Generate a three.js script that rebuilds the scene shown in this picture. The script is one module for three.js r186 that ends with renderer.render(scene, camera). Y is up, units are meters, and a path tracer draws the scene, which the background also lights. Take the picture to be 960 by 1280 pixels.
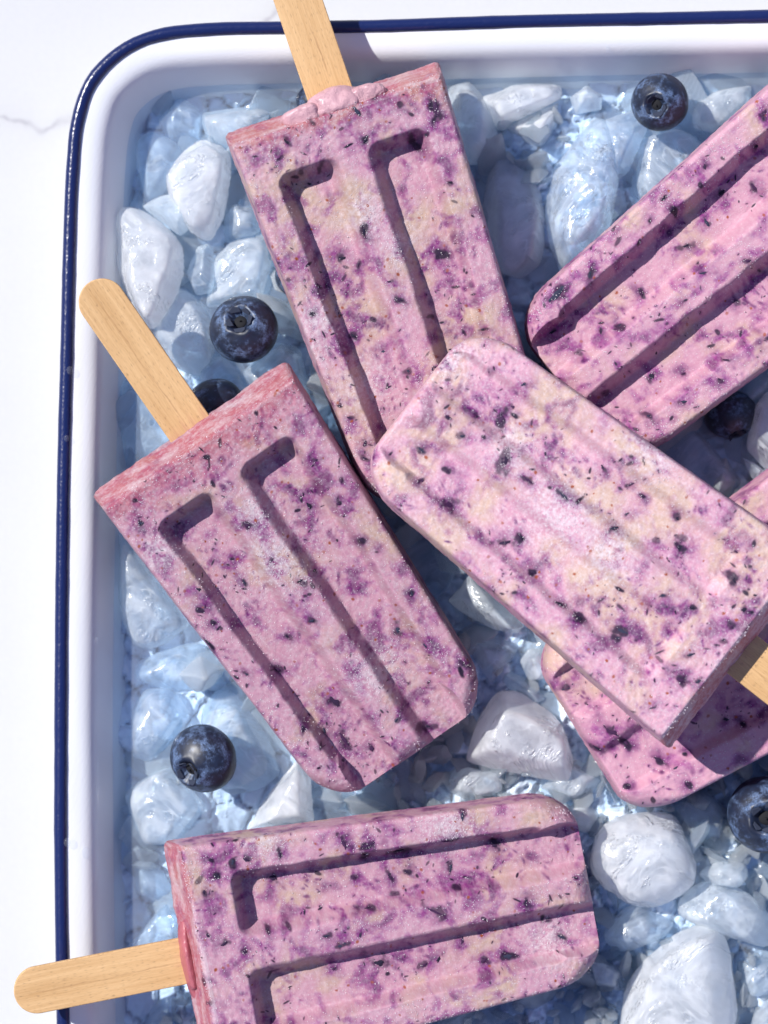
import * as THREE from 'three';
import { mergeVertices, mergeGeometries } from 'three/addons/utils/BufferGeometryUtils.js';

// ───────────────────────── camera, sky, sun, exposure ─────────────────────────
const CAM_Y = 0.752, REF_Y = 0.052, PX = 0.0002;            // 0.2 mm per photo pixel on the plane y = REF_Y
const scene = new THREE.Scene();
const camera = new THREE.PerspectiveCamera(2 * Math.atan(0.128 / (CAM_Y - REF_Y)) * 180 / Math.PI, 0.75, 0.05, 20);
camera.position.set(0, CAM_Y, 0);
camera.up.set(0, 0, -1);
camera.lookAt(0, 0, 0);
camera.focus = CAM_Y - 0.05;
camera.userData.focus = CAM_Y - 0.05;
camera.userData.fStop = 9;

{ // clear blue daylight sky, paler towards the horizon
  const w = 64, h = 32, d = new Float32Array(w * h * 4);
  for (let y = 0; y < h; y++) {
    const el = Math.max(0, (y + 0.5) / h * 2 - 1), t = Math.pow(el, 0.6);
    for (let x = 0; x < w; x++) {
      const o = (y * w + x) * 4;
      d[o] = 0.25 - 0.135 * t; d[o + 1] = 0.29 - 0.125 * t; d[o + 2] = 0.45 - 0.07 * t; d[o + 3] = 1;
    }
  }
  const sky = new THREE.DataTexture(d, w, h, THREE.RGBAFormat, THREE.FloatType);
  sky.mapping = THREE.EquirectangularReflectionMapping;
  sky.magFilter = THREE.LinearFilter; sky.minFilter = THREE.LinearFilter; sky.needsUpdate = true;
  scene.background = sky; scene.environment = sky;
  scene.backgroundIntensity = 1; scene.environmentIntensity = 1;
}
const sun = new THREE.DirectionalLight(new THREE.Color(1.0, 0.97, 0.93), 5.0);
{
  const el = 49 * Math.PI / 180, az = [-0.87, -0.5];
  sun.position.set(az[0] * Math.cos(el), Math.sin(el), az[1] * Math.cos(el));
  sun.name = 'sun';
  sun.castShadow = true; sun.shadow.radius = 1.6; sun.shadow.mapSize.set(2048, 2048);
  Object.assign(sun.shadow.camera, { left: -0.4, right: 0.4, top: 0.4, bottom: -0.4, near: 0.1, far: 2 });
  scene.add(sun, sun.target);
}
const renderer = new THREE.WebGLRenderer({ antialias: true });
renderer.setSize(768, 1024);
renderer.toneMapping = THREE.LinearToneMapping;
renderer.toneMappingExposure = 1.16;
renderer.shadowMap.enabled = true;

// ───────────────────────── helpers ─────────────────────────
function rng(seed) { let a = seed >>> 0; return () => { a = (a + 0x6D2B79F5) | 0; let t = Math.imul(a ^ (a >>> 15), 1 | a); t = (t + Math.imul(t ^ (t >>> 7), 61 | t)) ^ t; return ((t ^ (t >>> 14)) >>> 0) / 4294967296; }; }
const PERM = new Uint8Array(512);
{ const r = rng(77), p = [...Array(256).keys()]; for (let i = 255; i > 0; i--) { const j = Math.floor(r() * (i + 1)); [p[i], p[j]] = [p[j], p[i]]; } for (let i = 0; i < 512; i++) PERM[i] = p[i & 255]; }
const fade = (t) => t * t * t * (t * (t * 6 - 15) + 10), mix = (a, b, t) => a + (b - a) * t, clamp = (x, a = 0, b = 1) => Math.min(b, Math.max(a, x));
const sstep = (a, b, x) => { const t = clamp((x - a) / (b - a)); return t * t * (3 - 2 * t); };
const GR = [[1, 1, 0], [-1, 1, 0], [1, -1, 0], [-1, -1, 0], [1, 0, 1], [-1, 0, 1], [1, 0, -1], [-1, 0, -1], [0, 1, 1], [0, -1, 1], [0, 1, -1], [0, -1, -1]];
function grad(h, x, y, z) { const g = GR[h % 12]; return g[0] * x + g[1] * y + g[2] * z; }
function noise(x, y, z = 0) {                                 // gradient noise, about -1..1
  const X = Math.floor(x), Y = Math.floor(y), Z = Math.floor(z); x -= X; y -= Y; z -= Z;
  const a = X & 255, b = Y & 255, c = Z & 255, u = fade(x), v = fade(y), w = fade(z);
  const A = PERM[a] + b, B = PERM[a + 1] + b, AA = PERM[A & 255] + c, AB = PERM[(A + 1) & 255] + c, BA = PERM[B & 255] + c, BB = PERM[(B + 1) & 255] + c;
  const P = (i) => PERM[i & 255];
  return mix(mix(mix(grad(P(AA), x, y, z), grad(P(BA), x - 1, y, z), u), mix(grad(P(AB), x, y - 1, z), grad(P(BB), x - 1, y - 1, z), u), v),
    mix(mix(grad(P(AA + 1), x, y, z - 1), grad(P(BA + 1), x - 1, y, z - 1), u), mix(grad(P(AB + 1), x, y - 1, z - 1), grad(P(BB + 1), x - 1, y - 1, z - 1), u), v), w);
}
function fbm(x, y, z, n) { let s = 0, a = 1, t = 0; for (let i = 0; i < n; i++) { s += a * noise(x, y, z); t += a; a *= 0.5; x *= 2.03; y *= 2.03; z = z * 2.03 + 7.1; } return s / t; }
const lin = (c) => (c <= 0.04045 ? c / 12.92 : Math.pow((c + 0.055) / 1.055, 2.4));
const enc = (c) => 255 * (c <= 0.0031308 ? 12.92 * c : 1.055 * Math.pow(clamp(c), 1 / 2.4) - 0.055);
const C = (r, g, b) => [lin(r / 255), lin(g / 255), lin(b / 255)];
const col = (c) => new THREE.Color().setRGB(c[0], c[1], c[2]);
const scaleAt = (y) => PX * (CAM_Y - y) / (CAM_Y - REF_Y);
const at = (px, py, y) => new THREE.Vector3((px - 480) * scaleAt(y), y, (py - 640) * scaleAt(y));   // photo pixel on the plane at height y
function tex(w, h, fill, srgb, repeat) {
  const d = new Uint8Array(w * h * 4);
  fill(d, w, h);
  const t = new THREE.DataTexture(d, w, h, THREE.RGBAFormat);
  if (srgb) t.colorSpace = THREE.SRGBColorSpace;
  t.wrapS = t.wrapT = THREE.RepeatWrapping; t.magFilter = THREE.LinearFilter; t.minFilter = THREE.LinearMipmapLinearFilter; t.generateMipmaps = true; t.needsUpdate = true;
  if (repeat) t.repeat.set(repeat[0], repeat[1]);
  return t;
}
const used = {};
const numbered = (n) => { used[n] = (used[n] ?? -1) + 1; return used[n] ? `${n}_${String(used[n]).padStart(3, '0')}` : n; };
function mesh(name, geo, mat, parent) { const m = new THREE.Mesh(geo, mat); m.name = parent ? name : numbered(name); m.castShadow = m.receiveShadow = true; (parent ?? scene).add(m); return m; }
function thing(name, label, category, group) { const g = new THREE.Group(); g.name = numbered(name); g.userData = { label, category }; if (group) g.userData.group = group; scene.add(g); return g; }
function tag(o, label, category, group, kind) { Object.assign(o.userData, { label, category }); if (group) o.userData.group = group; if (kind) o.userData.kind = kind; return o; }

// ───────────────────────── marble tabletop ─────────────────────────
{
  const S = 0.5, N = 1024, veins = [];
  const r = rng(5);
  const vein = (pts, w, k) => veins.push({ pts: pts.map(([x, y]) => { const p = at(x, y, 0); return [p.x, p.z]; }), w, k });
  vein([[-300, 128], [-60, 140], [10, 142], [30, 152], [55, 158], [80, 152], [200, 130]], 0.0006, 0.36);
  vein([[300, 45], [335, 22], [346, 12], [372, -30], [420, -120]], 0.0007, 0.42);
    vein([[700, -200], [1000, -40], [1400, 200]], 0.0009, 0.5);
  const map = tex(N, N, (d) => {
    for (let j = 0; j < N; j++) for (let i = 0; i < N; i++) {
      const x = (i / N - 0.5) * S, z = (j / N - 0.5) * S;
      const wx = x + 0.0035 * fbm(x * 90, z * 90, 1.3, 4), wz = z + 0.0035 * fbm(x * 90, z * 90, 8.3, 4);
      let v = 0;
      for (const L of veins) for (let s = 0; s + 1 < L.pts.length; s++) {
        const [ax, az] = L.pts[s], [bx, bz] = L.pts[s + 1], ux = bx - ax, uz = bz - az, t = clamp(((wx - ax) * ux + (wz - az) * uz) / (ux * ux + uz * uz));
        const dd = Math.hypot(wx - ax - t * ux, wz - az - t * uz), w = L.w * (0.6 + 0.9 * clamp(0.5 + noise(x * 160, z * 160, 3)));
        v = Math.max(v, L.k * (Math.exp(-((dd / w) ** 2)) * clamp(0.35 + 0.9 * noise(x * 420, z * 420, 9) + 0.4) + 0.13 * Math.exp(-((dd / (w * 6)) ** 2))));
      }
      const cloud = 0.02 * fbm(x * 30, z * 30, 4.4, 4) + 0.01 * noise(x * 700, z * 700, 2), b = 0.56 + cloud;
      const o = (j * N + i) * 4;
      d[o] = enc(mix(b * 0.985, 0.13, v)); d[o + 1] = enc(mix(b * 0.995, 0.11, v)); d[o + 2] = enc(mix(b, 0.17, v)); d[o + 3] = 255;
    }
  }, true);
  map.wrapS = map.wrapT = THREE.MirroredRepeatWrapping;
  const g = new THREE.PlaneGeometry(2.4, 2.4).rotateX(-Math.PI / 2);
  const p = g.attributes.position, uv = g.attributes.uv;
  for (let i = 0; i < p.count; i++) uv.setXY(i, p.getX(i) / S + 0.5, p.getZ(i) / S + 0.5);
  const slab = new THREE.BoxGeometry(2.4, 0.03, 2.4).translate(0, -0.0154, 0);
  const top = mesh('tabletop', g, new THREE.MeshPhysicalMaterial({ map, roughness: 0.32, name: 'marble' }));
  top.userData.kind = 'structure';
  mesh('slab', slab, new THREE.MeshStandardMaterial({ color: col([0.7, 0.7, 0.72]), roughness: 0.5 }), top);
}

// ───────────────────────── enamel tray ─────────────────────────
const RIM_Y = 0.034, FLOOR_Y = 0.0045, WATER_Y = 0.0195;
const trayPath = (() => {                                      // centre line of the rolled rim, seen from above
  const px = [[79, 1280], [75.5, 900], [79, 640], [83, 450], [87, 310], [91, 210], [97, 152], [112, 106], [137, 76], [168, 55], [205, 43], [262, 37.5], [350, 35], [480, 32], [700, 26], [960, 21], [1250, 15], [1500, 12], [1580, 22], [1640, 62], [1680, 130], [1690, 210], [1694, 900], [1690, 1700], [1680, 1780], [1640, 1850], [1580, 1888], [1500, 1900], [900, 1903], [260, 1898], [190, 1885], [130, 1845], [95, 1780], [86, 1700]];
  const c = new THREE.CatmullRomCurve3(px.map(([x, y]) => at(x, y, RIM_Y)), true, 'centripetal');
  const pts = c.getSpacedPoints(520); pts.pop();
  const n = pts.map((p, i) => { const a = pts[(i + 519) % 520], b = pts[(i + 1) % 520]; const t = b.clone().sub(a).normalize(); return new THREE.Vector3(-t.z, 0, t.x); });   // inward
  return { pts, n };
})();
function inset(d, y) { return trayPath.pts.map((p, i) => { const n = trayPath.n[i]; return new THREE.Vector3(p.x + n.x * d, y, p.z + n.z * d); }); }
{
  const tray = thing('enamel_tray', 'white enamel tray with dark blue rolled rim filled with ice', 'tray');
  const prof = [];                                             // [inset mm, height mm], outside bottom -> rim -> inside
  prof.push([10, 0.4], [8.5, 1.2], [7.6, 3], [3.4, 27], [2.2, 31], [0.6, 33.2]);
  const inner = new THREE.CatmullRomCurve3([[0.8, 34.3], [3.2, 33.9], [5.6, 33.2], [7.2, 32.2], [8.6, 30.2], [9.8, 27], [11.2, 22.5], [12.4, 18], [13.8, 12.5], [15.2, 8.6], [17.2, 5.8], [20, 4.5]].map(([a, b]) => new THREE.Vector3(a, b, 0)));
  for (const q of inner.getSpacedPoints(40)) prof.push([q.x, q.y]);
  const K = 520, pos = [], uvs = [], idx = [];
  prof.forEach(([d, y], j) => inset(d / 1000, y / 1000).forEach((p, i) => { const w = 0.00012 * noise(p.x * 60, p.z * 60, j * 0.15); pos.push(p.x, p.y + w, p.z); uvs.push(p.x * 12, p.z * 12 + j * 0.02); }));
  for (let j = 0; j + 1 < prof.length; j++) for (let i = 0; i < K; i++) { const a = j * K + i, b = j * K + (i + 1) % K, c = a + K, e = b + K; idx.push(a, b, c, b, e, c); }
  const g = new THREE.BufferGeometry(); g.setAttribute('position', new THREE.Float32BufferAttribute(pos, 3)); g.setAttribute('uv', new THREE.Float32BufferAttribute(uvs, 2)); g.setIndex(idx); g.computeVertexNormals();
  const bump = tex(512, 512, (d, w, h) => { for (let j = 0; j < h; j++) for (let i = 0; i < w; i++) { const v = 128 + 60 * noise(i / 8, j / 8, 1) + 60 * noise(i / 3.2, j / 3.2, 5); d.fill(v, (j * w + i) * 4, (j * w + i) * 4 + 3); d[(j * w + i) * 4 + 3] = 255; } }, false);
  const white = new THREE.MeshPhysicalMaterial({ color: col([0.76, 0.78, 0.80]), roughness: 0.42, clearcoat: 0.35, clearcoatRoughness: 0.25, bumpMap: bump, bumpScale: 0.00005, name: 'white enamel' });
  mesh('basin', g, white, tray);
  const sh = new THREE.Shape(inset(0.0199, 0).map((p) => new THREE.Vector2(p.x, -p.z)));
  mesh('floor', new THREE.ShapeGeometry(sh).rotateX(-Math.PI / 2).translate(0, 0.00452, 0), white, tray);
  const rim = (() => {
    const P = [], ix = [], uv2 = [], M = 14;
    trayPath.pts.forEach((p, i) => {
      const r = 0.0017 * (1 + 0.05 * noise(i * 0.11, 3) + 0.05 * noise(i * 0.5, 8)), n = trayPath.n[i], off = 0.00022 * noise(i * 0.07, 12.5);
      for (let k = 0; k < M; k++) { const a = k / M * 2 * Math.PI; P.push(p.x + n.x * (r * Math.cos(a) + off), p.y + r * Math.sin(a), p.z + n.z * (r * Math.cos(a) + off)); uv2.push(i * 0.024, k / M * 0.14); }
    });
    for (let i = 0; i < K; i++) for (let k = 0; k < M; k++) { const a = i * M + k, b = i * M + (k + 1) % M, c = ((i + 1) % K) * M + k, e = ((i + 1) % K) * M + (k + 1) % M; ix.push(a, b, c, b, e, c); }
    const q = new THREE.BufferGeometry(); q.setAttribute('position', new THREE.Float32BufferAttribute(P, 3)); q.setAttribute('uv', new THREE.Float32BufferAttribute(uv2, 2)); q.setIndex(ix); q.computeVertexNormals(); return q;
  })();
  mesh('rim', rim, new THREE.MeshPhysicalMaterial({ color: col([0.006, 0.015, 0.085]), roughness: 0.28, bumpMap: bump, bumpScale: 0.00013, name: 'blue enamel' }), tray);
  // melt water standing between the ice
  const ws = new THREE.Shape(inset(0.0120, 0).map((p) => new THREE.Vector2(p.x, -p.z)));
  const wg = new THREE.ShapeGeometry(ws).rotateX(-Math.PI / 2).translate(0, WATER_Y, 0);
  const wuv = wg.attributes.uv; for (let i = 0; i < wuv.count; i++) wuv.setXY(i, wuv.getX(i) * 25, wuv.getY(i) * 25);
  const ripple = tex(512, 512, (d, w, h) => { for (let j = 0; j < h; j++) for (let i = 0; i < w; i++) { const a = i / w * 2 * Math.PI, b = j / h * 2 * Math.PI; const v = 128 + 90 * noise(2 * Math.cos(a) + 5, 2 * Math.sin(a) + 2 * Math.cos(b), 2 * Math.sin(b)); d.fill(v, (j * w + i) * 4, (j * w + i) * 4 + 3); d[(j * w + i) * 4 + 3] = 255; } }, false);
  const water = mesh('meltwater', wg, new THREE.MeshPhysicalMaterial({ color: col([0.88, 0.945, 1.0]), transmission: 0.92, thickness: 0, roughness: 0.12, ior: 1.33, bumpMap: ripple, bumpScale: 0.0004, name: 'melt water' }));
  water.userData.kind = 'structure';
}

// ───────────────────────── ice ─────────────────────────
const ICO = {};
function ico(n) { if (!ICO[n]) { const g = new THREE.IcosahedronGeometry(1, n); g.deleteAttribute('uv'); g.deleteAttribute('normal'); ICO[n] = mergeVertices(g, 1e-5); } return ICO[n]; }
// A faceted lump: for each direction the nearest of several planes, blended; outline = polygon around its middle (metres, x/z), h = thickness
function lump({ outline, h, seed, p = 14, detail = 20, rough = 0.08, cuts = 2, tilt = 0.12, draft = 0.35, fine = 0.012, glint = false, spark = 0 }) {
  const r = rng(seed), planes = [], n = outline.length;
  let area = 0; for (let i = 0; i < n; i++) { const [a, b] = outline[i], [c, d] = outline[(i + 1) % n]; area += a * d - c * b; }
  const sg = area > 0 ? 1 : -1;
  for (let i = 0; i < n; i++) {
    const [ax, az] = outline[i], [bx, bz] = outline[(i + 1) % n], l = Math.hypot(bx - ax, bz - az);
    const nx = sg * (bz - az) / l, nz = -sg * (bx - ax) / l, d = Math.max(ax * nx + az * nz, h * 0.12);
    for (const s of [1, -1]) { const f = draft * (0.35 + 1.1 * r()) * s; planes.push([nx * Math.cos(f), Math.sin(f), nz * Math.cos(f), d * Math.cos(f)]); }
  }
  const tx = (r() - 0.5) * 2 * tilt, tz = (r() - 0.5) * 2 * tilt, tl = Math.hypot(tx, 1, tz);
  planes.push([tx / tl, 1 / tl, tz / tl, h / 2], [0, -1, 0, h / 2]);
  const size = Math.sqrt(Math.abs(area) / 2);
  for (let k = 0; k < cuts; k++) { const a = r() * 6.283, e = 0.75 + 0.5 * r(); planes.push([Math.cos(a) * Math.cos(e), Math.sin(e), Math.sin(a) * Math.cos(e), (h / 2) * (0.82 + 0.16 * r()) + size * 0.22 * Math.cos(e)]); }
  const g = ico(detail).clone(), pos = g.attributes.position, uv = new Float32Array(pos.count * 2), o1 = r() * 90, ou = r() * 7, ov = r() * 7, q = 1 / size;
  for (let i = 0; i < pos.count; i++) {
    let x = pos.getX(i), y = pos.getY(i), z = pos.getZ(i);
    const fl = Math.max(0.35, h / 2 / size); y *= fl; const l = Math.hypot(x, y, z); x /= l; y /= l; z /= l;
    let s = 0; for (const [a, b, c, d] of planes) { const k = (a * x + b * y + c * z) / d; if (k > 0) s += Math.pow(k * size, p); }
    let R = size * Math.pow(s / 2.2, -1 / p);
    const X = x * R * q, Y = y * R * q, Z = z * R * q;
    const ridge = 1 - Math.abs(noise(X * 1.9 + o1, Y * 1.9, Z * 1.9));
    R *= 1 + rough * (noise(X * 1.6 + o1, Y * 1.6, Z * 1.6) + 0.5 * (ridge - 0.7) + 0.45 * noise(X * 4 + o1, Y * 4, Z * 4)) + fine * noise(X * 11 + o1, Y * 11, Z * 11) * clamp(0.4 + noise(X * 2 - o1, Y * 2, Z * 2) * 1.6);
    if (glint) { const a = x * R * 1e3, b = y * R * 1e3, c = z * R * 1e3, m = Math.max(sstep(0.05, 0.4, noise(X * 1.7 + o1 * 2, Y * 1.7, Z * 1.7) + 0.1), spark * Math.exp(-3.2 * (X * X + Z * Z))); R += (0.00016 + 0.00016 * spark) * m * (Math.abs(noise(a * 0.62 + o1, b * 0.62, c * 0.62)) * 1.6 - 0.4) + 0.00003 * noise(a * 1.3, b * 1.3, c * 1.3 + o1); }
    pos.setXYZ(i, x * R, y * R, z * R);
    uv[i * 2] = (x * R + 0.6 * y * R) / 0.03 + ou; uv[i * 2 + 1] = (z * R + 0.5 * y * R) / 0.03 + ov;
  }
  g.setAttribute('uv', new THREE.BufferAttribute(uv, 2));
  g.computeVertexNormals();
  return g;
}
const iceBump = tex(768, 768, (d, w, h) => {                    // dimples and pits, in patches, over smooth melt
  const tile = (i, j, f, z) => { const a = i / w * 2 * Math.PI, b = j / h * 2 * Math.PI; return noise(f * Math.cos(a) + 9, f * Math.sin(a) + f * 1.1 * Math.cos(b) + z, f * 1.1 * Math.sin(b) + z * 1.7); };
  for (let j = 0; j < h; j++) for (let i = 0; i < w; i++) {
    const patch = sstep(0.02, 0.35, tile(i, j, 1.1, 3.3)), med = tile(i, j, 2.2, 11), pit = Math.max(0, tile(i, j, 6, 20)), f2 = tile(i, j, 13, 31);
    const v = clamp(0.5 + 0.16 * med + patch * (0.55 * pit + 0.16 * f2) + 0.03 * f2) * 255;
    const o = (j * w + i) * 4; d[o] = d[o + 1] = d[o + 2] = v; d[o + 3] = 255;
  }
}, false);
const iceCloud = tex(512, 512, (d, w, h) => {                   // where the ice is clear and where air has whitened it
  const tile = (i, j, f, z) => { const a = i / w * 2 * Math.PI, b = j / h * 2 * Math.PI; return noise(f * Math.cos(a) + 9, f * Math.sin(a) + f * 1.1 * Math.cos(b) + z, f * 1.1 * Math.sin(b) + z * 1.7); };
  for (let j = 0; j < h; j++) for (let i = 0; i < w; i++) {
    const a = tile(i, j, 0.9, 5), b = tile(i, j, 2.4, 17), c = tile(i, j, 6.5, 29), crack = Math.max(0, 1 - Math.abs(tile(i, j, 1.7, 41) + 0.12 * b) * 16);
    const v = clamp(0.83 + 0.22 * a + 0.16 * b + 0.07 * c - 0.35 * crack * clamp(0.5 + b)) * 255, o = (j * w + i) * 4; d[o] = d[o + 1] = d[o + 2] = v; d[o + 3] = 255;
  }
}, false);
const iceMat = (name, color, transmission, roughness, extra = {}) => new THREE.MeshPhysicalMaterial({ color: col(color), transmission, thickness: 0, ior: 1.31, roughness, clearcoat: 1, clearcoatRoughness: 0.10, transmissionMap: iceCloud, bumpMap: iceBump, bumpScale: 0.0005, name, ...extra });
const ICE = {
  w: iceMat('milky ice', [0.965, 0.985, 1.0], 0.82, 0.86),     // white, frosted through
  c: iceMat('cloudy ice', [0.89, 0.955, 1.0], 0.93, 0.76),     // half clear
  k: iceMat('clear ice', [0.82, 0.92, 1.0], 0.99, 0.64),     // clear
};
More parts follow.
